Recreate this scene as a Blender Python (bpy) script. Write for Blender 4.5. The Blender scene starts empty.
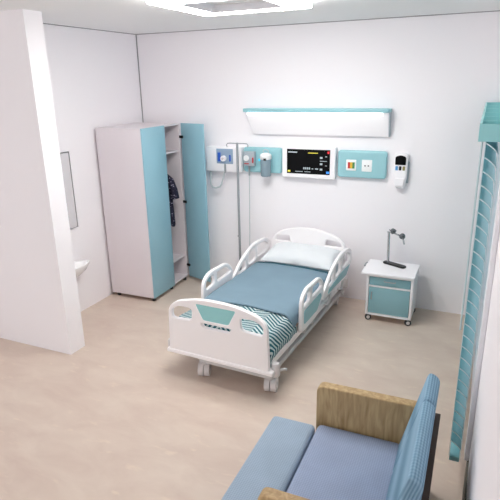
import bpy, bmesh, math, random
from mathutils import Matrix, Vector, noise
random.seed(4)
D = bpy.data
C = bpy.context.scene.collection
PI = math.pi

# ------------------------------------------------------------------ materials
def lin(c):
    return tuple(((v/255)/12.92 if v/255 <= .04045 else ((v/255+.055)/1.055)**2.4) for v in c)

def mat(name, rgb, rough=.5, metal=0., spec=.5, bump=0., bscale=60., var=0., vscale=6., emit=None, estr=0., alpha=1., trans=0.):
    m = D.materials.new(name); m.use_nodes = True
    nt = m.node_tree; b = nt.nodes['Principled BSDF']
    c = lin(rgb) + (1,)
    b.inputs['Base Color'].default_value = c
    b.inputs['Roughness'].default_value = rough
    b.inputs['Metallic'].default_value = metal
    b.inputs['Specular IOR Level'].default_value = spec
    if trans: b.inputs['Transmission Weight'].default_value = trans
    if alpha < 1: b.inputs['Alpha'].default_value = alpha
    if emit:
        b.inputs['Emission Color'].default_value = lin(emit) + (1,)
        b.inputs['Emission Strength'].default_value = estr
    tc = nt.nodes.new('ShaderNodeTexCoord')
    if var:
        n = nt.nodes.new('ShaderNodeTexNoise'); n.inputs['Scale'].default_value = vscale; n.inputs['Detail'].default_value = 4
        nt.links.new(tc.outputs['Object'], n.inputs['Vector'])
        r = nt.nodes.new('ShaderNodeValToRGB')
        r.color_ramp.elements[0].position = .3; r.color_ramp.elements[1].position = .7
        r.color_ramp.elements[0].color = tuple(max(0, v*(1-var)) for v in c[:3]) + (1,)
        r.color_ramp.elements[1].color = tuple(min(1, v*(1+var)) for v in c[:3]) + (1,)
        nt.links.new(n.outputs['Fac'], r.inputs['Fac']); nt.links.new(r.outputs['Color'], b.inputs['Base Color'])
    if bump:
        n = nt.nodes.new('ShaderNodeTexNoise'); n.inputs['Scale'].default_value = bscale; n.inputs['Detail'].default_value = 3
        nt.links.new(tc.outputs['Object'], n.inputs['Vector'])
        bp = nt.nodes.new('ShaderNodeBump'); bp.inputs['Strength'].default_value = bump; bp.inputs['Distance'].default_value = .01
        nt.links.new(n.outputs['Fac'], bp.inputs['Height']); nt.links.new(bp.outputs['Normal'], b.inputs['Normal'])
    return m

def N(m, t, **k):
    n = m.node_tree.nodes.new(t)
    for a, v in k.items(): setattr(n, a, v)
    return n
def math_node(m, op, a, b=None):
    n = N(m, 'ShaderNodeMath', operation=op)
    for i, v in enumerate((a, b)):
        if v is None: continue
        if isinstance(v, (int, float)): n.inputs[i].default_value = v
        else: m.node_tree.links.new(v, n.inputs[i])
    return n.outputs[0]

M = {}
M['wall'] = mat('wall_paint', (246,243,246), .7, bump=.03, bscale=180, spec=.2)
M['ceiling'] = mat('ceiling_paint', (238,239,239), .8, spec=.2)
M['corner_shade'] = mat('painted_corner_shade', (150,148,150), .8)  # grey of the strips that stand in for corner shade
M['plinth'] = mat('olive_skirting', (92,92,82), .6)
M['casing'] = mat('white_casing', (240,240,244), .35)
M['white'] = mat('white_laminate', (226,219,223), .35, var=.012, vscale=3)
M['white2'] = mat('bright_white_laminate', (248,246,249), .35)
M['bedwhite'] = mat('bed_plastic', (250,247,248), .32)
M['bedgrey'] = mat('bed_grey_metal', (205,205,206), .4)
M['tealdoor'] = mat('teal_laminate', (146,190,205), .4, var=.02, vscale=3)
M['teal'] = mat('teal_plastic', (150,200,208), .35)
M['tealdark'] = mat('teal_cabinet_front', (138,182,192), .25)
M['mint'] = mat('mint_plastic', (152,212,214), .4)
M['blind'] = mat('teal_slat', (124,182,192), .4)
M['cord_lit_edge'] = mat('pale_cord_lit_edge', (214,226,228), .5)
M['black'] = mat('black_plastic', (24,25,28), .4)
M['rubber'] = mat('dark_rubber', (44,44,46), .6)
M['castergrey'] = mat('caster_grey', (214,210,210), .4)
M['chrome'] = mat('chrome', (196,198,200), .25, metal=.9)
M['steel'] = mat('brushed_steel', (168,172,176), .35, metal=.75)
M['darksteel'] = mat('dark_steel', (104,108,112), .3, metal=.7)
M['screen'] = mat('monitor_glass', (5,6,8), .35, spec=.1)
M['lamp'] = mat('lamp_diffuser', (255,255,250), .5, emit=(255,253,250), estr=15.)
M['strip'] = mat('strip_diffuser', (255,255,252), .5, emit=(255,253,248), estr=1.7)
M['pillow'] = mat('white_cotton', (226,230,233), .85, bump=.15, bscale=9)
M['mattress'] = mat('mattress_cover', (196,208,214), .7)
M['hem'] = mat('dark_teal_hem', (30,84,100), .8)
M['gasface'] = mat('blue_grey_face', (150,172,196), .35)
M['blue'] = mat('blue_plastic', (40,92,190), .35)
M['cyan'] = mat('cyan_button', (70,200,225), .4, emit=(70,200,225), estr=.3)
M['red'] = mat('red_plastic', (200,44,50), .4)
M['yellow'] = mat('yellow_plastic', (226,186,50), .4)
M['green'] = mat('green_plastic', (70,140,80), .4)
M['olive'] = mat('olive_button', (150,140,90), .4)
M['sky'] = mat('light_blue_button', (90,160,215), .4)
M['greydev'] = mat('grey_device', (172,182,190), .4)
M['jar'] = mat('smoky_canister', (150,172,184), .15, alpha=.75)
M['tube'] = mat('clear_tubing', (190,198,200), .3)
M['mirror'] = mat('mirror_glass', (236,238,240), .12, metal=.55)
M['mirrorframe'] = mat('grey_frame', (120,120,122), .4, metal=.4)
M['ceramic'] = mat('white_ceramic', (244,243,243), .15)
M['glass'] = mat('window_glass', (235,245,248), .02, trans=1., spec=.5)
M['bark'] = mat('dark_back_panel', (64,48,40), .6)
M['uitext'] = mat('screen_text', (150,160,165), .5, emit=(150,160,165), estr=.35)
M['uiyellow'] = mat('screen_yellow', (220,210,70), .5, emit=(220,210,70), estr=.2)
M['uired'] = mat('screen_red', (210,40,45), .5, emit=(210,40,45), estr=.6)
M['uiblue'] = mat('screen_blue', (50,120,210), .5, emit=(50,120,210), estr=.6)
M['frosted'] = mat('socket_white', (244,246,246), .35)

def fabric(name, rgb, scale, contrast=.08, bump=.25):
    m = mat(name, rgb, .9, spec=.15)
    nt = m.node_tree; b = nt.nodes['Principled BSDF']; c = lin(rgb)
    tc = N(m, 'ShaderNodeTexCoord')
    mp = N(m, 'ShaderNodeMapping'); mp.inputs['Rotation'].default_value = (0,0,PI/4)
    nt.links.new(tc.outputs['Object'], mp.inputs['Vector'])
    ck = N(m, 'ShaderNodeTexChecker'); ck.inputs['Scale'].default_value = scale
    ck.inputs['Color1'].default_value = tuple(v*(1-contrast) for v in c)+(1,)
    ck.inputs['Color2'].default_value = tuple(min(1, v*(1+contrast)) for v in c)+(1,)
    nt.links.new(mp.outputs[0], ck.inputs['Vector'])
    n = N(m, 'ShaderNodeTexNoise'); n.inputs['Scale'].default_value = 5
    nt.links.new(tc.outputs['Object'], n.inputs['Vector'])
    mx = N(m, 'ShaderNodeMix', data_type='RGBA', blend_type='MULTIPLY'); mx.inputs['Factor'].default_value = .25
    nt.links.new(ck.outputs['Color'], mx.inputs[6]); nt.links.new(n.outputs['Color'], mx.inputs[7])
    hs = N(m, 'ShaderNodeHueSaturation'); hs.inputs['Saturation'].default_value = 0; 
    nt.links.new(n.outputs['Color'], hs.inputs['Color']); nt.links.new(hs.outputs['Color'], mx.inputs[7])
    br = N(m, 'ShaderNodeBrightContrast'); br.inputs['Bright'].default_value = .0
    nt.links.new(mx.outputs[2], br.inputs['Color']); nt.links.new(br.outputs['Color'], b.inputs['Base Color'])
    bp = N(m, 'ShaderNodeBump'); bp.inputs['Strength'].default_value = bump; bp.inputs['Distance'].default_value = .003
    nt.links.new(ck.outputs['Fac'], bp.inputs['Height']); nt.links.new(bp.outputs['Normal'], b.inputs['Normal'])
    return m
M['sofa'] = fabric('blue_upholstery', (158,172,198), 110)
M['sofalight'] = fabric('blue_upholstery_footrest', (162,180,198), 110)
M['blanket'] = mat('blue_blanket', (124,148,163), .85, var=.04, vscale=4, spec=.15)

def ridged():
    m = mat('ribbed_upholstery', (120,164,194), .9, spec=.15)
    nt = m.node_tree; b = nt.nodes['Principled BSDF']
    tc = N(m, 'ShaderNodeTexCoord')
    sp = N(m, 'ShaderNodeSeparateXYZ'); nt.links.new(tc.outputs['Object'], sp.inputs[0])
    s = math_node(m, 'SINE', math_node(m, 'MULTIPLY', math_node(m,'SUBTRACT',sp.outputs['X'],math_node(m,'MULTIPLY',sp.outputs['Z'],.3)), 420.))
    w = math_node(m, 'SINE', math_node(m, 'MULTIPLY', sp.outputs['Y'], 300.))
    f = math_node(m, 'ADD', math_node(m, 'MULTIPLY', s, .35), math_node(m, 'MULTIPLY', w, .15))
    f = math_node(m, 'ADD', f, .5)
    r = N(m, 'ShaderNodeValToRGB')
    r.color_ramp.elements[0].color = lin((98,136,160))+(1,); r.color_ramp.elements[1].color = lin((150,182,204))+(1,)
    nt.links.new(f, r.inputs[0]); nt.links.new(r.outputs[0], b.inputs['Base Color'])
    bp = N(m, 'ShaderNodeBump'); bp.inputs['Strength'].default_value = .5; bp.inputs['Distance'].default_value = .004
    nt.links.new(f, bp.inputs['Height']); nt.links.new(bp.outputs['Normal'], b.inputs['Normal'])
    return m
M['ribbed'] = ridged()

def wood(name, a, c, axis):
    m = mat(name, a, .5, spec=.3)
    nt = m.node_tree; b = nt.nodes['Principled BSDF']
    tc = N(m, 'ShaderNodeTexCoord'); mp = N(m, 'ShaderNodeMapping'); mp.inputs['Scale'].default_value = axis
    nt.links.new(tc.outputs['Object'], mp.inputs['Vector'])
    n = N(m, 'ShaderNodeTexNoise'); n.inputs['Scale'].default_value = 4; n.inputs['Detail'].default_value = 6
    n.inputs['Distortion'].default_value = .6
    nt.links.new(mp.outputs[0], n.inputs['Vector'])
    r = N(m, 'ShaderNodeValToRGB'); r.color_ramp.elements[0].position = .32; r.color_ramp.elements[1].position = .68
    r.color_ramp.elements[0].color = lin(c)+(1,); r.color_ramp.elements[1].color = lin(a)+(1,)
    nt.links.new(n.outputs['Fac'], r.inputs[0]); nt.links.new(r.outputs[0], b.inputs['Base Color'])
    return m
M['wood'] = wood('oak_veneer', (196,170,128), (160,132,92), (9,9,1.2))

def floor_mat():
    m = mat('beige_vinyl', (206,186,170), .45, spec=.35)
    nt = m.node_tree; b = nt.nodes['Principled BSDF']
    tc = N(m, 'ShaderNodeTexCoord')
    mp = N(m, 'ShaderNodeMapping'); mp.inputs['Rotation'].default_value = (0,0,.5); mp.inputs['Scale'].default_value = (1.,2.2,1)
    nt.links.new(tc.outputs['Object'], mp.inputs['Vector'])
    n = N(m, 'ShaderNodeTexNoise'); n.inputs['Scale'].default_value = 2.2; n.inputs['Detail'].default_value = 7; n.inputs['Roughness'].default_value = .6
    n.inputs['Distortion'].default_value = .5
    nt.links.new(mp.outputs[0], n.inputs['Vector'])
    r = N(m, 'ShaderNodeValToRGB'); r.color_ramp.elements[0].position = .3; r.color_ramp.elements[1].position = .7
    r.color_ramp.elements[0].color = lin((202,183,170))+(1,); r.color_ramp.elements[1].color = lin((214,199,185))+(1,)
    nt.links.new(n.outputs['Fac'], r.inputs[0])
    # small pale flecks of the marbling
    n2 = N(m, 'ShaderNodeTexNoise'); n2.inputs['Scale'].default_value = 9; n2.inputs['Detail'].default_value = 3
    mp2 = N(m, 'ShaderNodeMapping'); mp2.inputs['Rotation'].default_value = (0,0,.5); mp2.inputs['Scale'].default_value = (.6,1.6,1)
    nt.links.new(tc.outputs['Object'], mp2.inputs['Vector']); nt.links.new(mp2.outputs[0], n2.inputs['Vector'])
    r2 = N(m, 'ShaderNodeValToRGB'); r2.color_ramp.elements[0].position = .62; r2.color_ramp.elements[1].position = .74
    r2.color_ramp.elements[0].color = (0,0,0,1); r2.color_ramp.elements[1].color = (.5,.5,.5,1)
    nt.links.new(n2.outputs['Fac'], r2.inputs[0])
    mx = N(m, 'ShaderNodeMix', data_type='RGBA'); mx.inputs[7].default_value = lin((226,210,190))+(1,)
    nt.links.new(r2.outputs[0], mx.inputs['Factor']); nt.links.new(r.outputs[0], mx.inputs[6])
    nt.links.new(mx.outputs[2], b.inputs['Base Color'])
    return m
M['floor'] = floor_mat()

def throw_mat():
    m = mat('woven_throw', (50,120,128), .9, spec=.1)
    nt = m.node_tree; b = nt.nodes['Principled BSDF']
    tc = N(m, 'ShaderNodeTexCoord'); sp = N(m, 'ShaderNodeSeparateXYZ')
    nt.links.new(tc.outputs['UV'], sp.inputs[0])
    x, y = sp.outputs['X'], sp.outputs['Y']
    z = math_node(m, 'PINGPONG', math_node(m, 'MULTIPLY', x, 1.), .14)
    t = math_node(m, 'FRACT', math_node(m, 'MULTIPLY', math_node(m, 'ADD', y, math_node(m,'MULTIPLY',z,.9)), 23.))
    g = math_node(m, 'LESS_THAN', t, .46)
    mx = N(m, 'ShaderNodeMix', data_type='RGBA')
    mx.inputs[6].default_value = lin((44,96,108))+(1,); mx.inputs[7].default_value = lin((200,214,214))+(1,)
    nt.links.new(g, mx.inputs['Factor']); nt.links.new(mx.outputs[2], b.inputs['Base Color'])
    return m
M['throw'] = throw_mat()

def gown_mat():
    m = mat('dark_print', (48,50,66), .9, spec=.1)
    nt = m.node_tree; b = nt.nodes['Principled BSDF']
    tc = N(m, 'ShaderNodeTexCoord'); v = N(m, 'ShaderNodeTexVoronoi'); v.inputs['Scale'].default_value = 34
    nt.links.new(tc.outputs['Object'], v.inputs['Vector'])
    g = math_node(m, 'LESS_THAN', v.outputs['Distance'], .27)
    mx = N(m, 'ShaderNodeMix', data_type='RGBA')
    mx.inputs[6].default_value = lin((44,44,60))+(1,); mx.inputs[7].default_value = lin((150,146,166))+(1,)
    nt.links.new(g, mx.inputs['Factor']); nt.links.new(mx.outputs[2], b.inputs['Base Color'])
    return m
M['gown'] = gown_mat()

# ------------------------------------------------------------------ geometry helpers
def box(bm, x0, x1, y0, y1, z0, z1, bev=0., seg=2):
    r = bmesh.ops.create_cube(bm, size=1)
    vs = r['verts']
    for v in vs:
        v.co = Vector((x0+(v.co.x+.5)*(x1-x0), y0+(v.co.y+.5)*(y1-y0), z0+(v.co.z+.5)*(z1-z0)))
    if bev:
        es = {e for v in vs for e in v.link_edges}
        bmesh.ops.bevel(bm, geom=list(es), offset=bev, segments=seg, profile=.5, affect='EDGES')
    return bm

def cyl(bm, p, q, r0, r1=None, n=16):
    p, q = Vector(p), Vector(q); r1 = r0 if r1 is None else r1
    d = q-p; rot = d.to_track_quat('Z', 'Y').to_matrix().to_4x4()
    r = bmesh.ops.create_cone(bm, cap_ends=True, segments=n, radius1=r0, radius2=r1, depth=d.length,
                              matrix=Matrix.Translation((p+q)/2) @ rot)
    return bm

def tube(bm, pts, r, n=8, closed=False):
    pts = [Vector(p) for p in pts]
    rings = []; up = None
    for i, p in enumerate(pts):
        if closed: t = (pts[(i+1) % len(pts)]-pts[i-1]).normalized()
        else: t = (pts[min(i+1, len(pts)-1)]-pts[max(i-1, 0)]).normalized()
        if up is None:
            up = Vector((0,0,1)) if abs(t.z) < .9 else Vector((1,0,0))
        a = t.cross(up).normalized(); b = a.cross(t).normalized(); up = b
        rr = r[i] if isinstance(r, (list, tuple)) else r
        rings.append([bm.verts.new(p+a*rr*math.cos(2*PI*k/n)+b*rr*math.sin(2*PI*k/n)) for k in range(n)])
    m = len(rings)
    for i in range(m if closed else m-1):
        A, B = rings[i], rings[(i+1) % m]
        for k in range(n): bm.faces.new((A[k], A[(k+1) % n], B[(k+1) % n], B[k]))
    if not closed:
        bm.faces.new(rings[0][::-1]); bm.faces.new(rings[-1])
    return bm

def lathe(bm, prof, c=(0,0,0), n=24):
    c = Vector(c); rings = []
    for r, z in prof:
        rings.append([bm.verts.new(c+Vector((r*math.cos(2*PI*k/n), r*math.sin(2*PI*k/n), z))) for k in range(n)])
    for A, B in zip(rings, rings[1:]):
        for k in range(n): bm.faces.new((A[k], A[(k+1) % n], B[(k+1) % n], B[k]))
    bm.faces.new(rings[0][::-1]); bm.faces.new(rings[-1])
    return bm

def fillet(poly, rad, n=6):
    out = []; L = len(poly)
    for i in range(L):
        p = Vector(poly[i][:2]); a = Vector(poly[i-1][:2]); b = Vector(poly[(i+1) % L][:2])
        r = poly[i][2] if len(poly[i]) > 2 else rad
        u = (a-p); v = (b-p); k = min(r, u.length*.48, v.length*.48)
        if k < 1e-5: out.append(p); continue
        s = p+u.normalized()*k; e = p+v.normalized()*k
        for j in range(n+1):
            t = j/n; out.append(s*(1-t)**2+p*2*t*(1-t)+e*t*t)
    return out

PLANES = {  # columns: where X, Y and the thickness go
    'xz': Matrix(((1,0,0,0),(0,0,-1,0),(0,1,0,0),(0,0,0,1))),
    'yz': Matrix(((0,0,1,0),(1,0,0,0),(0,1,0,0),(0,0,0,1))),
    'xy': Matrix.Identity(4)}
def plate(outer, holes, thick, bev, plane, pos):
    """a flat panel with real holes and rounded edges"""
    cu = D.curves.new('outline', 'CURVE'); cu.dimensions = '2D'; cu.fill_mode = 'BOTH'
    cu.extrude = max(thick/2-bev, 0); cu.bevel_depth = bev; cu.bevel_resolution = 2; cu.offset = -bev
    def ccw(q): return sum(q[i-1][0]*q[i][1]-q[i][0]*q[i-1][1] for i in range(len(q))) > 0
    outer = outer if ccw(outer) else outer[::-1]
    holes = [h[::-1] if ccw(h) else h for h in holes]
    for pl in [outer]+list(holes):
        s = cu.splines.new('POLY'); s.points.add(len(pl)-1); s.use_cyclic_u = True
        for p, q in zip(s.points, pl): p.co = (q[0], q[1], 0, 1)
    o = D.objects.new('outline', cu); C.objects.link(o)
    dg = bpy.context.evaluated_depsgraph_get()
    me = D.meshes.new_from_object(o.evaluated_get(dg))
    D.objects.remove(o); D.curves.remove(cu)
    me.transform(Matrix.Translation(pos) @ PLANES[plane])
    me.materials.clear()
    return me

def obj(name, src, m, parent=None, smooth=True):
    if isinstance(src, bmesh.types.BMesh):
        bmesh.ops.recalc_face_normals(src, faces=src.faces)
        me = D.meshes.new(name); src.to_mesh(me); src.free()
    else: me = src; me.name = name
    me.materials.append(M[m] if isinstance(m, str) else m)
    if smooth:
        me.polygons.foreach_set('use_smooth', [True]*len(me.polygons))
        try: me.set_sharp_from_angle(angle=math.radians(38))
        except Exception: pass
    o = D.objects.new(name, me); C.objects.link(o)
    if parent: o.parent = parent
    return o

def B(*a, **k): return box(bmesh.new(), *a, **k)
def Cy(*a, **k): return cyl(bmesh.new(), *a, **k)
def T(*a, **k): return tube(bmesh.new(), *a, **k)
def tag(o, label, cat, group=None):
    o['label'] = label; o['category'] = cat
    if group: o['group'] = group
    return o
def thing(name, label, cat, loc=(0,0,0), rz=0):
    o = D.objects.new(name, None); C.objects.link(o); o.location = loc; o.rotation_euler = (0,0,rz)
    o.empty_display_size = .1
    return tag(o, label, cat)
def struct(name, src, m, parent=None, smooth=False):
    o = obj(name, src, m, parent, smooth)
    if not parent: o['kind'] = 'structure'
    return o

# ------------------------------------------------------------------ the room
H = 3.077
XW = 4.18
YF = -6.7
XL = -1.7
struct('floor', B(XL-.1, XW+.14, YF, .14, -.1, 0), 'floor')
struct('ceiling', B(XL-.1, XW+.14, YF, .14, H, H+.1), 'ceiling')
struct('wall_back', B(-.12, XW+.14, 0, .14, 0, H), 'wall')
struct('wall_left', B(-.12, 0, -2.147, 0, 0, H), 'wall')
struct('wall_partition', B(XL, .605, -2.346, -2.147, 0, H), 'wall')
struct('wall_front_blocker', B(2.3, XW+.14, YF-.12, YF, 0, H), 'wall')  # unseen partial wall, added to cut the light on the right wall
struct('wall_left_front', B(XL-.1, XL, YF, -2.147, 0, H), 'wall')
WY0, WY1, WZ0, WZ1 = -2.62, -.35, .32, 2.16
bm = bmesh.new()
box(bm, XW, XW+.14, YF, WY0, 0, H); box(bm, XW, XW+.14, WY1, 0, 0, H)
box(bm, XW, XW+.14, WY0, WY1, 0, WZ0); box(bm, XW, XW+.14, WY0, WY1, WZ1, H)
struct('wall_right', bm, 'wall')
# window in the right wall behind the blind
bm = bmesh.new()
a, b = XW+.03, XW+.08
box(bm, a, b, WY0, WY0+.05, WZ0, WZ1); box(bm, a, b, WY1-.05, WY1, WZ0, WZ1)
box(bm, a, b, WY0+.05, WY1-.05, WZ0, WZ0+.05); box(bm, a, b, WY0+.05, WY1-.05, WZ1-.05, WZ1)
box(bm, a, b, -1.51, -1.46, WZ0+.05, WZ1-.05)
w = struct('window_1', bm, 'casing')
struct('pane', B(a+.02, a+.026, WY0+.05, -1.51, WZ0+.05, WZ1-.05), 'glass', w)
struct('pane', B(a+.02, a+.026, -1.46, WY1-.05, WZ0+.05, WZ1-.05), 'glass', w)
# white casing beside the window, dark skirting, and grey strips painted in as shade along the corners
struct('trim_1', B(XW-.028, XW, -2.86, -2.76, .3, 2.3, bev=.008), 'casing')
struct('baseboard_right', B(XW-.008, XW, YF, -2.75, 0, .3), 'plinth')
struct('shade_strip_1', B(0, .009, -.009, 0, 0, H-.009), 'corner_shade')
struct('shade_strip_2', B(0, XW, -.007, 0, H-.007, H), 'corner_shade')
struct('shade_strip_3', B(0, .007, -2.147, -.009, H-.007, H), 'corner_shade')

# ------------------------------------------------------------------ ceiling light
x0, x1, y0, y1, z0 = 1.81, 2.755, -2.44, -1.545, 3.022
t = thing('ceiling_light', 'glowing white square ring lamp on the ceiling above the bed', 'ceiling light', ((x0+x1)/2, (y0+y1)/2, H))
hx, hy = (x1-x0)/2, (y1-y0)/2; wr = .165
outer = fillet([(-hx,-hy),(hx,-hy),(hx,hy),(-hx,hy)], .07)
inner = fillet([(-hx+wr,-hy+wr),(hx-wr,-hy+wr),(hx-wr,hy-wr),(-hx+wr,hy-wr)], .03)
obj('diffuser', plate(outer, [inner], .04, .008, 'xy', (0,0,z0-H+.02)), 'lamp', t)
obj('inner_light_block', plate([p*1.0 for p in inner], [[p*.985 for p in inner]], H-z0+.002, .001, 'xy', (0,0,(z0-.002-H)/2)), 'casing', t)  # added to keep the diffuser's glow off the ceiling inside the ring
obj('mounting_ring', plate([p*.985 for p in outer], [[p*1.02 for p in inner]], .015, .002, 'xy', (0,0,-.0075)), 'casing', t)

# ------------------------------------------------------------------ bed head light and service panels on the back wall
t = thing('wall_light', 'long white wall lamp with teal top above the monitor', 'wall light', (2.3,0,2.05))
px0, px1 = 1.50-2.3, 3.125-2.3
def xprof(poly, x0, x1, bev=0.):
    """extrude a (y,z) outline along x"""
    return plate(poly, [], x1-x0, bev, 'yz', ((x0+x1)/2, 0, 0))
body = obj('body', xprof([Vector(p) for p in ((0,-.135),(-.045,-.135),(-.105,.085),(-.105,.115),(0,.115))], px0, px1, .004), 'white2', t)
for v_ in body.data.vertices:
    if v_.co.x < px0+.05: v_.co.x += .075*(.115-v_.co.z)/.25
obj('diffuser', xprof([Vector(p) for p in ((-.098,.082),(-.112,.082),(-.122,.11),(-.098,.11))], px0+.03, px1-.06, .002), 'strip', t)
obj('top_cover', plate(fillet([(px0-.02,-.145,.03),(px1+.012,-.145,.03),(px1+.012,0,0),(px0-.02,0,0)], .03), [], .04, .008, 'xy', (0,0,.135)), 'teal', t)
obj('end_cap', xprof([Vector(p) for p in ((0,-.137),(-.047,-.137),(-.108,.085),(-.108,.115),(0,.115))], px1, px1+.012, .003), 'greydev', t)

def wall_panel(x0, x1, label):
    t = thing('service_panel', label, 'wall panel', ((x0+x1)/2, 0, 1.613))
    h = (x1-x0)/2
    obj('housing', plate(fillet([(-h,-.148),(h,-.148),(h,.148),(-h,.148)], .035), [], .06, .016, 'xz', (0,-.03,0)), 'teal', t)
    return t
tl = wall_panel(1.445, 1.925, 'teal wall panel behind the suction jar, left of the monitor')
tr = wall_panel(2.592, 3.125, 'teal wall panel with two white outlets, right of the monitor')
cx = (2.592+3.125)/2
o = obj('data_outlet', B(2.69-cx, 2.80-cx, -.068, -.058, -.07, .05, bev=.006), 'frosted', tr)
for k, c in enumerate(('red','yellow','green')):
    obj('port', B(2.71-cx+k*.025, 2.735-cx+k*.025, -.072, -.066, -.045, .022), c, o)
o = obj('power_socket', B(2.862-cx, 2.972-cx, -.068, -.058, -.074, .054, bev=.006), 'frosted', tr)
for k in (0, 1):
    obj('socket_hole', Cy((2.899-cx+k*.036,-.066,-.01), (2.899-cx+k*.036,-.0705,-.01), .008), 'black', o)
obj('indicator', Cy((1.655-1.685,-.058,.005), (1.655-1.685,-.07,.005), .016), 'cyan', tl)

t = thing('patient_monitor', 'black screen patient monitor in a white frame on back wall', 'monitor', (2.258,0,1.612))
hx, hz = .313, .178
obj('casing', plate(fillet([(-hx,-hz),(hx,-hz),(hx,hz),(-hx,hz)], .02), [], .085, .008, 'xz', (0,-.0425,0)), 'white2', t)
s = obj('screen', B(-.252, .254, -.0885, -.083, -.128, .148), 'screen', t)
def ui(x0, x1, z0, z1, m): obj('readout', B(x0, x1, -.0905, -.088, z0, z1), m, s)
ui(-.236,-.13,.108,.120,'uitext'); ui(.0,.115,.106,.114,'uiyellow'); ui(.225,.246,.108,.132,'uired')
ui(.215,.248,-.114,-.09,'uiblue'); ui(-.242,-.21,-.112,-.092,'uiyellow')
for k in range(4): ui(-.055+.022*k,-.04+.022*k,-.075,-.052,'uitext')
ui(.045,.062,-.072,-.062,'uitext'); ui(.085,.12,-.072,-.06,'uitext'); ui(-.15,-.06,-.106,-.1,'uitext'); ui(-.04,.03,-.106,-.1,'uitext')
for z in (.07, .0, -.06): ui(.14,.168,z-.02,z,'uitext')
ui(.14,.22,.02,.026,'uitext'); ui(.2,.22,-.03,-.024,'uitext'); ui(.2,.22,.07,.078,'uitext')

# handset on the wall
t = thing('handset', 'white wall handset with black display, right of the teal panel', 'handset', (3.272,0,1.56))
obj('body', plate(fillet([(-.07,.19,.03),(.07,.19,.03),(.07,-.06,.03),(.052,-.185,.03),(-.052,-.185,.03),(-.07,-.06,.03)], .03), [], .06, .012, 'xz', (0,-.045,0)), 'white2', t)
obj('wall_cradle', B(-.05, .085, -.03, 0, -.13, .1, bev=.008), 'greydev', t)
obj('display', plate(fillet([(-.055,.07,.008),(.055,.07,.008),(.055,.155,.02),(0,.172,.02),(-.055,.155,.02)], .01), [], .006, .001, 'xz', (0,-.077,0)), 'screen', t)
for k, (c) in enumerate(('sky','black','olive')):
    obj('button', B(-.05+k*.037, -.024+k*.037, -.081, -.073, .012, .056, bev=.004), c, t)
obj('hand_grip', plate(fillet([(-.052,-.07),(.052,-.07),(.044,-.155),(-.044,-.155)], .02), [], .018, .006, 'xz', (0,-.08,0)), 'white2', t)
obj('speaker_slot', B(-.03, .03, -.078, -.072, -.176, -.171), 'steel', t)

# medical gas unit with its hose
t = thing('medical_gas_unit', 'white wall box with blue grey front and hose, beside the wardrobe', 'medical device', (1.2,0,1.61))
obj('housing', B(-.235, .235, -.11, 0, -.148, .148, bev=.012), 'white2', t)
f = obj('front_plate', B(-.09, .13, -.118, -.108, -.05, .128, bev=.004), 'gasface', t)
obj('flow_tube', Cy((-.045,-.135,-.02), (-.045,-.135,.085), .018), 'blue', t)
k = obj('control_knob', Cy((.012,-.116,.015), (.012,-.15,.015), .034), 'white2', t)
obj('knob_shaft', Cy((.012,-.15,.015), (.012,-.162,.015), .014), 'castergrey', k)
obj('side_lever', B(.085, .105, -.135, -.116, -.02, .06, bev=.006), 'blue', t)
obj('outlet_nozzle', Cy((.03,-.13,-.05), (.03,-.13,-.16), .012), 'steel', t)
obj('hose', T([(-.2,-.06,-.14),(-.205,-.07,-.22),(-.2,-.08,-.31),(-.17,-.09,-.35),(-.12,-.1,-.355),(-.06,-.11,-.335),(-.03,-.12,-.30),(.0,-.13,-.22),(.02,-.13,-.15)], .011), 'tube', t)
# flow meter between pole and jar
t = thing('flow_meter', 'grey flow meter with round white gauge, beside the drip stand', 'medical device', (1.54,-.0605,1.63))
obj('body', B(-.07, .07, -.06, 0, -.085, .085, bev=.008), 'greydev', t)
obj('gauge', Cy((-.03,-.058,.01), (-.03,-.075,.01), .034), 'frosted', t)
obj('side_valve', B(.045, .062, -.075, -.058, -.045, .02, bev=.004), 'red', t)
obj('alarm_stripe', B(-.06, -.0, -.066, -.058, -.06, -.05), 'red', t)
obj('nozzle', Cy((-.01,-.03,-.085), (-.01,-.03,-.2), .011), 'steel', t)
obj('oxygen_line', T([(-.01,-.03,-.2),(-.012,-.03,-.5),(-.016,-.035,-.9),(-.02,-.04,-1.15)], .005), 'tube', t)
# suction jar
t = thing('suction_jar', 'clear grey suction jar with white lid on teal wall panel', 'suction jar', (1.76,-.13,1.44))
obj('canister', lathe(bmesh.new(), [(.052,0),(.06,.01),(.063,.19),(.058,.2)]), 'jar', t)
obj('lid', lathe(bmesh.new(), [(.064,.198),(.068,.204),(.068,.245),(.05,.262),(.02,.27)]), 'frosted', t)
obj('lid_clip', B(.0, .03, -.075, -.06, .19, .215), 'black', t)
obj('wall_bracket', B(-.03, .03, .04, .0695, .03, .19), 'greydev', t)
obj('suction_tube', T([(-.02,0,.262),(-.03,-.01,.29),(-.01,-.01,.31),(.03,0,.30),(.04,0,.262)], .005), 'tube', t)

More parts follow.
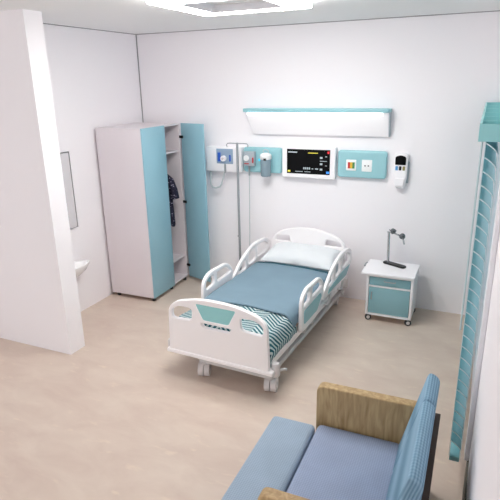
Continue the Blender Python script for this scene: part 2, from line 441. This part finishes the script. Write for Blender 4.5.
# ------------------------------------------------------------------ drip stand
t = thing('drip_stand', 'tall thin steel drip stand with two hooks behind the bed', 'drip stand', (1.455,-.25,0))
obj('pole', Cy((0,0,.1), (0,0,1.83), .014), 'steel', t)
for s in (-1, 1):
    obj('hook', T([(0,0,1.822),(s*.09,0,1.824),(s*.125,0,1.82),(s*.138,0,1.80),(s*.13,0,1.782)], .006), 'steel', t)
obj('height_knob', Cy((0,0,.72), (0,-.03,.72), .012), 'steel', t)
obj('hub', lathe(bmesh.new(), [(.03,.075),(.034,.085),(.034,.12),(.016,.135)]), 'steel', t)
for k in range(5):
    a = 2*PI*k/5+.3
    l = obj('leg', T([(0,0,.1),(.12*math.cos(a),.12*math.sin(a),.09),(.19*math.cos(a),.19*math.sin(a),.05)], .01), 'steel', t)
    obj('foot_wheel', Cy((.19*math.cos(a)-.008,.19*math.sin(a),.022), (.19*math.cos(a)+.008,.19*math.sin(a),.022), .022), 'rubber', l)

# ------------------------------------------------------------------ wardrobe
WW, WD, WH = .619, .837, 2.034
t = thing('wardrobe', 'tall white wardrobe with teal doors, one standing open', 'wardrobe', (.04,-.98,0), .0116)
th = .02; zb = .05
bm = bmesh.new()
box(bm, 0, WW-.02, 0, th, zb, WH); box(bm, 0, WW-.02, WD-th, WD, zb, WH)
box(bm, 0, WW-.02, th, WD-th, zb, zb+th); box(bm, 0, WW-.02, th, WD-th, WH-th, WH)
box(bm, 0, .012, th, WD-th, zb+th, WH-th)
obj('carcass', bm, 'white', t)
obj('shelf', B(.012, WW-.05, th, WD-th, 1.69, 1.71), 'white', t)
obj('shelf', B(.012, WW-.05, th, WD-th, .32, .34), 'white', t)
obj('hanging_rail', Cy((.3,th,1.6), (.3,WD-th,1.6), .012, n=12), 'chrome', t)
DW = .46
obj('door', B(WW-.018, WW, .002, DW, zb, WH, bev=.002), 'tealdoor', t)
# open door
hx, hy = WW+.004, WD-.004
ang = math.atan2(-.112, .362)
dl = .385
bm = B(0, dl, -.009, .009, zb, WH, bev=.002)
bmesh.ops.transform(bm, matrix=Matrix.Translation((hx,hy,0)) @ Matrix.Rotation(ang,4,'Z'), verts=bm.verts)
dr = obj('door', bm, 'tealdoor', t)
for z in (1.87, 1.06, .21):
    bm = B(-.03, .035, -.024, -.0095, z-.016, z+.016, bev=.003)
    bmesh.ops.transform(bm, matrix=Matrix.Translation((hx,hy,0)) @ Matrix.Rotation(ang,4,'Z'), verts=bm.verts)
    obj('hinge', bm, 'black', dr)
for x in (.06, WW-.05):
    for y in (.05, .45, WD-.05):
        obj('foot', Cy((x,y,0), (x,y,zb), .022, n=12), 'rubber', t)

# garment on its hanger, hung from the rail inside the wardrobe
gx, gy = .39, -.36
t = thing('hanging_gown', 'short dark dotted gown hanging inside the open wardrobe', 'clothing', (gx,gy,.80))
bm = bmesh.new(); rings = []; nr, ns = 14, 40
for i in range(nr):
    f = i/(nr-1); z = .0+f*.66
    wd = .20+.03*(1-f) if f < .8 else .20-(f-.8)/.2*.12
    dp = .055*(1-f*.45)
    rings.append([bm.verts.new((wd*math.cos(a), dp*math.sin(a)*(1+.25*math.sin(a*9+f*2)*(1-f)), z+ (.02*math.sin(a*5) if i == 0 else 0))) for a in (2*PI*k/ns for k in range(ns))])
for A, Bq in zip(rings, rings[1:]):
    for k in range(ns): bm.faces.new((A[k],A[(k+1)%ns],Bq[(k+1)%ns],Bq[k]))
bm.faces.new(rings[0][::-1]); bm.faces.new(rings[-1])
obj('gown_body', bm, 'gown', t)
for s in (-1, 1):
    obj('sleeve', T([(s*.12,0,.62),(s*.19,0,.56),(s*.235,0,.45),(s*.25,0,.34)], [.04,.05,.05,.055], n=12), 'gown', t)
h = obj('hanger', T([(-.16,0,.62),(0,0,.70),(.16,0,.62)], .007), 'black', t)
obj('hanger_hook', T([(0,0,.70),(0,0,.77),(.012,0,.805),(0,0,.82),(-.014,0,.812),(-.018,0,.80)], .004), 'chrome', h)

# ------------------------------------------------------------------ alcove: mirror and basin
t = thing('wall_mirror', 'tall mirror with thin grey frame beyond the white partition', 'mirror', (0,-1.655,1.41))
obj('frame', plate([Vector(p) for p in ((-.25,-.415),(.25,-.415),(.25,.415),(-.25,.415))], [[Vector(p) for p in ((-.244,-.409),(.244,-.409),(.244,.405),(-.244,.405))]], .018, .002, 'yz', (.009,0,0)), 'mirrorframe', t)
obj('mirror_glass', B(.002, .013, -.245, .245, -.41, .406), 'mirror', t)
t = thing('washbasin', 'small white washbasin on the wall under the mirror', 'washbasin', (0,-1.62,.60))
bm = bmesh.new(); rings = []; n = 28
def basin_ring(sx, sy, z, off=.0):
    return [bm.verts.new((off+.62*sx*(.5+.5*math.cos(a)) if True else 0, sy*.8*math.sin(a), z)) for a in (2*PI*k/n for k in range(n))]
for sx, sy, z, off in ((.15,.12,-.13,.0),(.28,.2,-.06,.0),(.33,.245,.0,.0),(.33,.25,.02,.0),(.27,.21,.022,.03),(.22,.17,-.03,.05),(.1,.08,-.07,.1)):
    rings.append(basin_ring(sx, sy, z, off))
for A, Bq in zip(rings, rings[1:]):
    for k in range(n): bm.faces.new((A[k],A[(k+1)%n],Bq[(k+1)%n],Bq[k]))
bm.faces.new(rings[0][::-1]); bm.faces.new(rings[-1])
obj('bowl', bm, 'ceramic', t)
obj('drain', Cy((.12,0,-.075), (.12,0,-.06), .02), 'chrome', t)

# ------------------------------------------------------------------ hospital bed
bed = thing('hospital_bed', 'white hospital bed with teal trim and four side rails', 'bed', (2.185,-2.273,0), -.05)
bm = bmesh.new()
for s in (-1, 1):
    box(bm, s*.44-.025, s*.44+.025, .04, 2.1, .25, .32, bev=.008)
for v in (.06, .7, 1.4, 2.05): box(bm, -.44, .44, v-.025, v+.025, .255, .31)
box(bm, -.41, .41, .06, 2.08, .32, .385, bev=.01)
obj('frame', bm, 'bedwhite', bed)
bm = bmesh.new()
for u in (-.2, .42): box(bm, u-.03, u+.03, .09, 2.1, .135, .18, bev=.006)
for v in (.1, 2.06): box(bm, -.24, .47, v-.035, v+.035, .135, .18, bev=.008)
for v in (.45, 1.65):
    for u in (-.12, .34): tube(bm, [(u, v, .16), (u, v+.12, .27)], .02)
obj('undercarriage', bm, 'bedgrey', bed)
def caster(u, v, a):
    f = obj('caster', B(u-.032, u+.032, v-.03, v+.03, .075, .135, bev=.01), 'castergrey', bed)
    bm = bmesh.new(); dx, dy = math.cos(a), math.sin(a)
    for s in (-1, 1):
        cyl(bm, (u+dx*s*.004, v+dy*s*.004, .065), (u+dx*s*.05, v+dy*s*.05, .065), .065, n=24)
    obj('wheel', bm, 'castergrey', f)
    bm = bmesh.new(); cyl(bm, (u-dx*.055, v-dy*.055, .065), (u+dx*.055, v+dy*.055, .065), .02, n=16)
    obj('axle_cap', bm, 'bedgrey', f)
caster(-.2, .09, .35); caster(.44, .12, .2); caster(.36, 2.05, .15); caster(-.2, 2.05, -.2)
# brake pedal by the near caster
obj('brake_pedal', T([(.46,.14,.17),(.50,.17,.18),(.535,.19,.19),(.55,.2,.185)], .012), 'bedgrey', bed)
# corner bumpers
for (u, v) in ((-.505,.045),(.515,.05),(-.46,2.14),(.46,2.14)):
    obj('corner_bumper', lathe(bmesh.new(), [(.03,.2),(.036,.21),(.036,.3),(.03,.315),(.012,.318)], (u,v,0)), 'castergrey', bed)
# footboard
out = fillet([(-.485,.245,.03),(.485,.245,.03),(.47,.66,.06),(.385,.735,.12),(.15,.788,.2),(-.15,.788,.2),(-.385,.735,.12),(-.47,.66,.06)], .05)
holes = [fillet([(-.435,.565),(-.235,.578),(-.228,.688),(-.37,.69),(-.44,.64)], .04),
         fillet([(.435,.565),(.235,.578),(.228,.688),(.37,.69),(.44,.64)], .04),
         fillet([(-.19,.738),(.19,.738),(.12,.602),(-.12,.602)], .018),
         fillet([(-.15,.572),(.15,.572),(.12,.532),(-.12,.532)], .012)]
# keep the teal insert's opening: ring around it is part of the board
fb = obj('footboard', plate(out, holes, .04, .008, 'xz', (0,.0,0)), 'bedwhite', bed)
o = obj('insert_panel', plate(fillet([(-.205,.752),(-.1,.772),(.1,.772),(.205,.752),(.125,.595),(-.125,.595)], .015), [], .03, .004, 'xz', (0,.0,0)), 'mint', fb)
bm = bmesh.new(); box(bm, -.51, .52, -.03, .06, .225, .265, bev=.012)
obj('foot_bumper_bar', bm, 'bedwhite', fb)
# headboard
out = fillet([(-.46,.3,.03),(.46,.3,.03),(.46,.70,.1),(.36,.80,.2),(.12,.868,.2),(-.12,.868,.2),(-.36,.80,.2),(-.46,.70,.1)], .05)
holes = [fillet([(s*.41,.68),(s*.215,.68),(s*.225,.755),(s*.395,.735)], .02) for s in (-1, 1)]
obj('headboard', plate(out, holes, .045, .014, 'xz', (0,2.13,0)), 'bedwhite', bed)
# side rails
def rail(u, kind):
    s = 1 if u > 0 else -1
    if kind == 'foot':
        out = fillet([(.585,.33,.04),(1.0,.33,.04),(1.18,.50,.05),(1.20,.60,.06),(1.08,.715,.12),(.72,.725,.14),(.60,.66,.07)], .05)
        holes = [fillet([(.645,.56),(.80,.58),(.80,.675),(.72,.675),(.645,.635)], .03),
                 fillet([(.86,.58),(1.10,.585),(1.14,.60),(1.06,.672),(.86,.675)], .03)]
        ins = fillet([(.64,.40),(.98,.40),(1.1,.50),(1.08,.545),(.64,.53)], .03)
    else:
        out = fillet([(1.17,.42,.03),(1.95,.40,.06),(2.13,.52,.06),(2.15,.66,.08),(2.02,.73,.12),(1.72,.745,.2),(1.42,.65,.2),(1.21,.505,.05)], .05)
        holes = [fillet([(1.30,.50),(1.50,.51),(1.50,.625),(1.44,.61)], .025),
                 fillet([(1.56,.53),(1.74,.545),(1.74,.69),(1.70,.69),(1.56,.65)], .03),
                 fillet([(1.80,.55),(2.06,.56),(2.09,.63),(1.99,.685),(1.80,.695)], .035)]
        ins = fillet([(1.30,.445),(1.93,.435),(2.06,.52),(1.8,.525),(1.35,.485)], .02)
    r = obj('side_rail', plate(out, holes, .036, .012, 'yz', (u,0,0)), 'bedwhite', bed)
    obj('rail_insert', plate(ins, [], .008, .002, 'yz', (u+s*.019,0,0)), 'teal', r)
    vs = (.72, .92) if kind == 'foot' else (1.4, 1.85)
    for v in vs:
        obj('rail_arm', T([(s*.45,v,.285),(s*.5,v,.29),(s*.512,v+.02,.34),(s*.51,v+.03,.42)], .016), 'bedgrey', r)
for u in (-.51, .51):
    rail(u, 'foot'); rail(u, 'head')
obj('mattress', B(-.415, .415, .05, 2.08, .387, .515, bev=.04, seg=4), 'mattress', bed)

# bedclothes: sheets shaped by a drape profile over the mattress
def drape(v0, v1, half, ztop, drop, puff, nu=60, nv=40, seed=0, wr=.006, fold=None):
    bm = bmesh.new(); uvl = bm.loops.layers.uv.new('UVMap')
    grid = []; rad = .06
    flat = half-rad; L = flat+rad*PI/2+drop
    for j in range(nv+1):
        v = v0+(v1-v0)*j/nv; row = []
        for i in range(nu+1):
            s = -L+2*L*i/nu; a = abs(s); sg = 1 if s > 0 else -1
            if a < flat: u, z = a, ztop
            elif a < flat+rad*PI/2:
                th_ = (a-flat)/rad; u, z = flat+rad*math.sin(th_), ztop-rad+rad*math.cos(th_)
            else: u, z = half+.02*math.sin((a-flat-rad*PI/2)*12), ztop-rad-(a-flat-rad*PI/2)
            n1 = noise.noise(Vector((s*3.1+seed, v*2.6, seed)))+.5*noise.noise(Vector((s*7+seed, v*8, seed+3)))
            z += wr*n1 + puff*math.cos(min(1, a/half)*PI/2)
            if a > flat: u += .010*noise.noise(Vector((seed, v*9, s*3)))
            ve = v
            if fold is not None and v < fold: z -= fold-v; ve = fold-.004*math.sin(min(1, (fold-v)*20)*PI/2)
            co = Vector((sg*u, ve+(0 if fold is not None and v < fold+.05 else .006)*noise.noise(Vector((s*5, seed, v))), z))
            row.append((bm.verts.new(co), (s, v)))
        grid.append(row)
    for j in range(nv):
        for i in range(nu):
            q = (grid[j][i], grid[j][i+1], grid[j+1][i+1], grid[j+1][i])
            f = bm.faces.new([p[0] for p in q])
            for l, p in zip(f.loops, q): l[uvl].uv = p[1]
    return bm
def cloth(name, bm, m, thick, parent=None):
    o = obj(name, bm, m, parent)
    md = o.modifiers.new('solid', 'SOLIDIFY'); md.thickness = thick; md.offset = 1
    return o
def on_bed(o):
    o.location = bed.location; o.rotation_euler = bed.rotation_euler
    return o
th_o = cloth('throw_blanket', drape(-.06, .57, .462, .522, .11, .014, seed=2.3, wr=.012, fold=.05), 'throw', .012)
on_bed(tag(th_o, 'teal and white woven throw tucked at the foot of the bed', 'blanket'))
bt = thing('bed_blanket', 'plain blue blanket spread over the bed mattress', 'blanket', bed.location, -.05)
cloth('cover', drape(.47, 1.60, .452, .540, .06, .016, seed=7.1, wr=.007), 'blanket', .014, bt)
cloth('hem', drape(1.598, 1.63, .452, .543, .02, .016, seed=7.1, wr=.007, nv=3), 'hem', .014, bt)

# pillow
def pillow(hw, hd, hh):
    bm = bmesh.new(); n = 30; top = []; bot = []
    for j in range(n+1):
        rt, rb = [], []
        for i in range(n+1):
            a, b_ = -1+2*i/n, -1+2*j/n
            e = max(0, (1-abs(a)**3.2))*max(0, (1-abs(b_)**2.6)); z = e**.48
            pin = 1-.06*(1-abs(b_))*abs(a)**4-.0
            pin2 = 1-.08*(1-abs(a))*abs(b_)**4
            w = .014*noise.noise(Vector((a*3.2, b_*2.4, 4.))) + .008*noise.noise(Vector((a*8, b_*5, 1.)))
            p = Vector((a*hw*pin, b_*hd*pin2, 0))
            rt.append(bm.verts.new(p+Vector((0,0,hh*z*1.25+w*e)))); 
            rb.append(rt[-1] if i in (0,n) or j in (0,n) else bm.verts.new(p+Vector((0,0,-hh*z*.65))))
        top.append(rt); bot.append(rb)
    for j in range(n):
        for i in range(n):
            bm.faces.new((top[j][i],top[j][i+1],top[j+1][i+1],top[j+1][i]))
            q = [bot[j][i],bot[j+1][i],bot[j+1][i+1],bot[j][i+1]]
            bm.faces.new(q) if len(set(q)) == 4 else None
    return bm
o = obj('pillow', pillow(.425, .235, .085), 'pillow')
tag(o, 'white pillow at the head of the hospital bed', 'pillow')
o.matrix_world = Matrix.Translation(bed.location) @ Matrix.Rotation(-.05,4,'Z') @ Matrix.Translation((.03,1.875,.60)) @ Matrix.Rotation(.12,4,'X')

# ------------------------------------------------------------------ bedside cabinet
t = thing('bedside_cabinet', 'white bedside cabinet on casters with teal drawer and door', 'cabinet', (3.315,-.33,0), 0)
x0, x1, y0, y1 = -.245, .235, -.20, .215
bm = bmesh.new(); z0, z1 = .075, .535
box(bm, x0, x0+.025, y0, y1, z0, z1, bev=.003); box(bm, x1-.025, x1, y0, y1, z0, z1, bev=.003)
box(bm, x0+.025, x1-.025, y0, y1, z0, z0+.02); box(bm, x0+.025, x1-.025, y1-.02, y1, z0+.02, z1)
box(bm, x0+.025, x1-.025, y0, y1-.02, .40, .415)
box(bm, x0+.025, x1-.025, y0, y1-.02, z1-.02, z1)
obj('carcass', bm, 'white2', t)
obj('top', plate(fillet([(x0-.055,y0-.03),(x1+.01,y0-.03),(x1+.01,y1+.005),(x0-.055,y1+.005)], .02), [], .028, .006, 'xy', (0,0,z1+.014)), 'white2', t)
obj('side_rail_handle', T([(x0-.055,.02,.545),(x0-.075,.03,.545),(x0-.075,.13,.545),(x0-.055,.14,.545)], .008), 'steel', t)
d = obj('drawer', B(x0+.03, x1-.03, y0+.004, y0+.022, .42, .51, bev=.003), 'tealdark', t)
obj('handle', T([(-.06,y0+.004,.475),(-.055,y0-.02,.477),(.05,y0-.02,.477),(.055,y0+.004,.475)], .006), 'steel', d)
d = obj('door', B(x0+.03, x1-.03, y0+.004, y0+.022, .10, .395, bev=.003), 'tealdark', t)
obj('handle', T([(x0+.062,y0+.004,.26),(x0+.062,y0-.02,.265),(x0+.062,y0-.02,.335),(x0+.062,y0+.004,.34)], .006), 'steel', d)
for u in (x0+.03, x1-.03):
    for v in (y0+.03, y1-.03):
        c = obj('caster', B(u-.012, u+.012, v+.012, v+.026, .03, .076), 'castergrey', t)
        obj('tire', Cy((u-.004,v+.011,.034), (u+.004,v-.011,.034), .034, n=24), 'rubber', c)
        obj('hub', Cy((u-.005,v+.015,.034), (u+.005,v-.015,.034), .019, n=16), 'castergrey', c)

# lamp standing on the cabinet
t = thing('desk_lamp', 'chrome desk lamp with black base on the bedside cabinet', 'lamp', (3.305,-.235,.563), -.45)
obj('base', plate(fillet([(-.135,-.036),(.135,-.036),(.135,.036),(-.135,.036)], .03), [], .02, .005, 'xy', (0,0,.01)), 'black', t)
obj('stem', T([(-.085,0,.02),(-.09,0,.2),(-.095,0,.33),(-.095,0,.358)], .014), 'chrome', t)
obj('arm', T([(-.115,0,.355),(-.05,0,.362),(.04,-.01,.35),(.1,-.03,.33),(.135,-.05,.28)], .009), 'chrome', t)
def head(x, y, z, tilt):
    bm = bmesh.new()
    lathe(bm, [(.013,.028),(.021,.022),(.029,.007),(.032,-.014),(.027,-.019)], n=16)
    bmesh.ops.transform(bm, matrix=Matrix.Translation((x,y,z)) @ Matrix.Rotation(tilt,4,'Y') @ Matrix.Rotation(.5,4,'X'), verts=bm.verts)
    h = obj('lamp_head', bm, 'darksteel', t)
    bm = Cy((x-.035,y-.02,z+.012), (x+.035,y-.02,z+.0), .005, n=8)
    obj('pivot', bm, 'black', h)
head(-.045, 0, .378, -.5); head(.085, -.02, .355, .5)

# ------------------------------------------------------------------ armchair bed
# local x runs from footrest to back, local y into the room
t = thing('armchair', 'blue upholstered chair bed with oak arms, near the blind', 'armchair', (3.24,-2.905,0), .008)
W = .93
def arm(y):
    prof = fillet([(0,.06,.02),(.72,.06,.02),(.72,.625,.05),(0,.625,.05)], .03)
    return plate(prof, [], .07, .008, 'xz', (0,y,0))
obj('armrest', arm(.035), 'wood', t)
obj('armrest', arm(-W-.035), 'wood', t)
obj('base_frame', B(.03, .70, -W+.001, -.001, .10, .21, bev=.005), 'wood', t)
for x in (.06, .64):
    for y in (.035, -W-.035):
        obj('leg', Cy((x,y,0), (x,y,.062), .02, n=12), 'rubber', t)
obj('seat_cushion', B(.02, .56, -W+.006, -.006, .212, .36, bev=.035, seg=4), 'sofa', t)
f = obj('footrest', B(-.285, .012, -W+.0, -.035, .20, .362, bev=.03, seg=4), 'sofalight', t)
for y in (-.1, -W+.08):
    obj('footrest_leg', B(-.25, -.21, y-.02, y+.02, 0, .205), 'rubber', f)
# backrest: reclined, in two sections
def back_sec(prof, y0, y1, bev):
    return plate(fillet(prof, .03), [], y1-y0, bev, 'xz', (0,(y0+y1)/2,0))
lower = [(.50,.24),(.69,.24),(.735,.66,.01),(.60,.64,.01)]
upper = [(.60,.642,.01),(.735,.662,.01),(.745,.86,.04),(.665,.90,.04)]
obj('back_cushion', back_sec([(.515,.26),(.68,.26),(.738,.86,.035),(.672,.895,.035)], -W+.006, -.30, .022), 'ribbed', t)
obj('back_cushion', back_sec([(.515,.26),(.68,.26),(.738,.86,.035),(.672,.895,.035)], -.298, -.012, .022), 'ribbed', t)
obj('back_panel', plate(fillet([(.685,.06,.005),(.735,.06,.005),(.757,.62,.005),(.723,.62,.005)], .005), [], W-.02, .003, 'xz', (0,-W/2,0)), 'bark', t)

# ------------------------------------------------------------------ louvre blind on the right wall
t = thing('louvre_blind', 'teal slatted blind hanging in front of the right wall window', 'blind', (4.1,-1.45,0))
y0, y1 = -2.715+1.45, -.03+1.45
# headbox: open topped, with cross ribs
X0, X1 = 4.027-4.1, 4.178-4.1
bm = bmesh.new()
box(bm, X0, X0+.012, y0, y1, 2.173, 2.262); box(bm, X1-.012, X1, y0, y1, 2.173, 2.262)
box(bm, X0+.012, X1-.012, y0, y0+.014, 2.173, 2.262); box(bm, X0+.012, X1-.012, y1-.014, y1, 2.173, 2.262)
box(bm, X0+.012, X1-.012, y0+.014, y1-.014, 2.173, 2.183)
hb = obj('headbox', bm, 'mint', t)
for yy in (-2.42+1.45, -2.08+1.45, -1.66+1.45, -1.16+1.45, -.7+1.45):
    obj('cross_rib', B(X0+.012, X1-.012, yy-.008, yy+.008, 2.183, 2.262), 'mint', hb)
z = 2.13; k = 0
while z > .2:
    bm = bmesh.new()
    # curved slat: tilted down towards the wall
    pts = []
    for i in range(7):
        f = -1+i/3
        a = -.72
        px, pz = .043*f, .006*(1-f*f)
        pts.append((px*math.cos(a)-pz*math.sin(a), px*math.sin(a)+pz*math.cos(a)))
    rows = []
    for dz in (0, .007):
        rows.append([[bm.verts.new((x, y, z+zz+dz)) for x, zz in pts] for y in (y0+.02, y1-.02)])
    for r, row in enumerate(rows):
        for i in range(6): bm.faces.new((row[0][i], row[0][i+1], row[1][i+1], row[1][i]))
    for e in (0, 1):
        for i in range(6): bm.faces.new((rows[0][e][i], rows[0][e][i+1], rows[1][e][i+1], rows[1][e][i]))
    lit_ends = [f for f in bm.faces if all(v.co.y < y0+.021 for v in f.verts)]
    for f in lit_ends: f.material_index = 1  # near slat ends coloured pale, as edges catching the light
    for i in (0, 6): bm.faces.new((rows[0][0][i], rows[0][1][i], rows[1][1][i], rows[1][0][i]))
    sl = obj('slat', bm, 'blind', t); sl.data.materials.append(M['cord_lit_edge'])
    z -= .0745; k += 1
obj('bottom_rail', B(-.03, .03, y0+.02, y1-.02, .15, .185, bev=.004), 'blind', t)
for yy in (y0+.035, (y0+y1)/2, y1-.035):
    for x in (-.0345, .0345):
        obj('ladder_tape', B(x-.0012, x+.0012, yy-.012, yy+.012, .18, 2.175), 'cord_lit_edge', t)
obj('tilt_wand', T([(-.055,y0+.5,2.17),(-.055,y0+.5,1.6),(-.055,y0+.5,.85)], .006), 'cord_lit_edge', t)

# ------------------------------------------------------------------ light, world, camera
w = D.worlds.new('World'); bpy.context.scene.world = w; w.use_nodes = True
bg = w.node_tree.nodes['Background']; bg.inputs[0].default_value = (.95,.97,1,1); bg.inputs[1].default_value = .75

cam = D.cameras.new('Camera'); co = D.objects.new('Camera', cam); C.objects.link(co)
ya, pi_, ro = .4237, .3133, -.0201
fw = Vector((-math.sin(ya)*math.cos(pi_), math.cos(ya)*math.cos(pi_), -math.sin(pi_)))
r = Vector((math.cos(ya), math.sin(ya), 0)); u = r.cross(fw)
r2 = r*math.cos(ro)+u*math.sin(ro); u2 = -r*math.sin(ro)+u*math.cos(ro)
co.matrix_world = Matrix(((r2.x,u2.x,-fw.x,4.0606),(r2.y,u2.y,-fw.y,-5.7262),(r2.z,u2.z,-fw.z,2.4945),(0,0,0,1)))
cam.sensor_width = 36; cam.lens = 519.05/500*36; cam.clip_start = .02
sc = bpy.context.scene; sc.camera = co
sc.cycles.max_bounces = 14; sc.cycles.diffuse_bounces = 10
sc.view_settings.view_transform = 'Standard'; sc.view_settings.look = 'None'
sc.view_settings.exposure = 1.1; sc.view_settings.gamma = 1
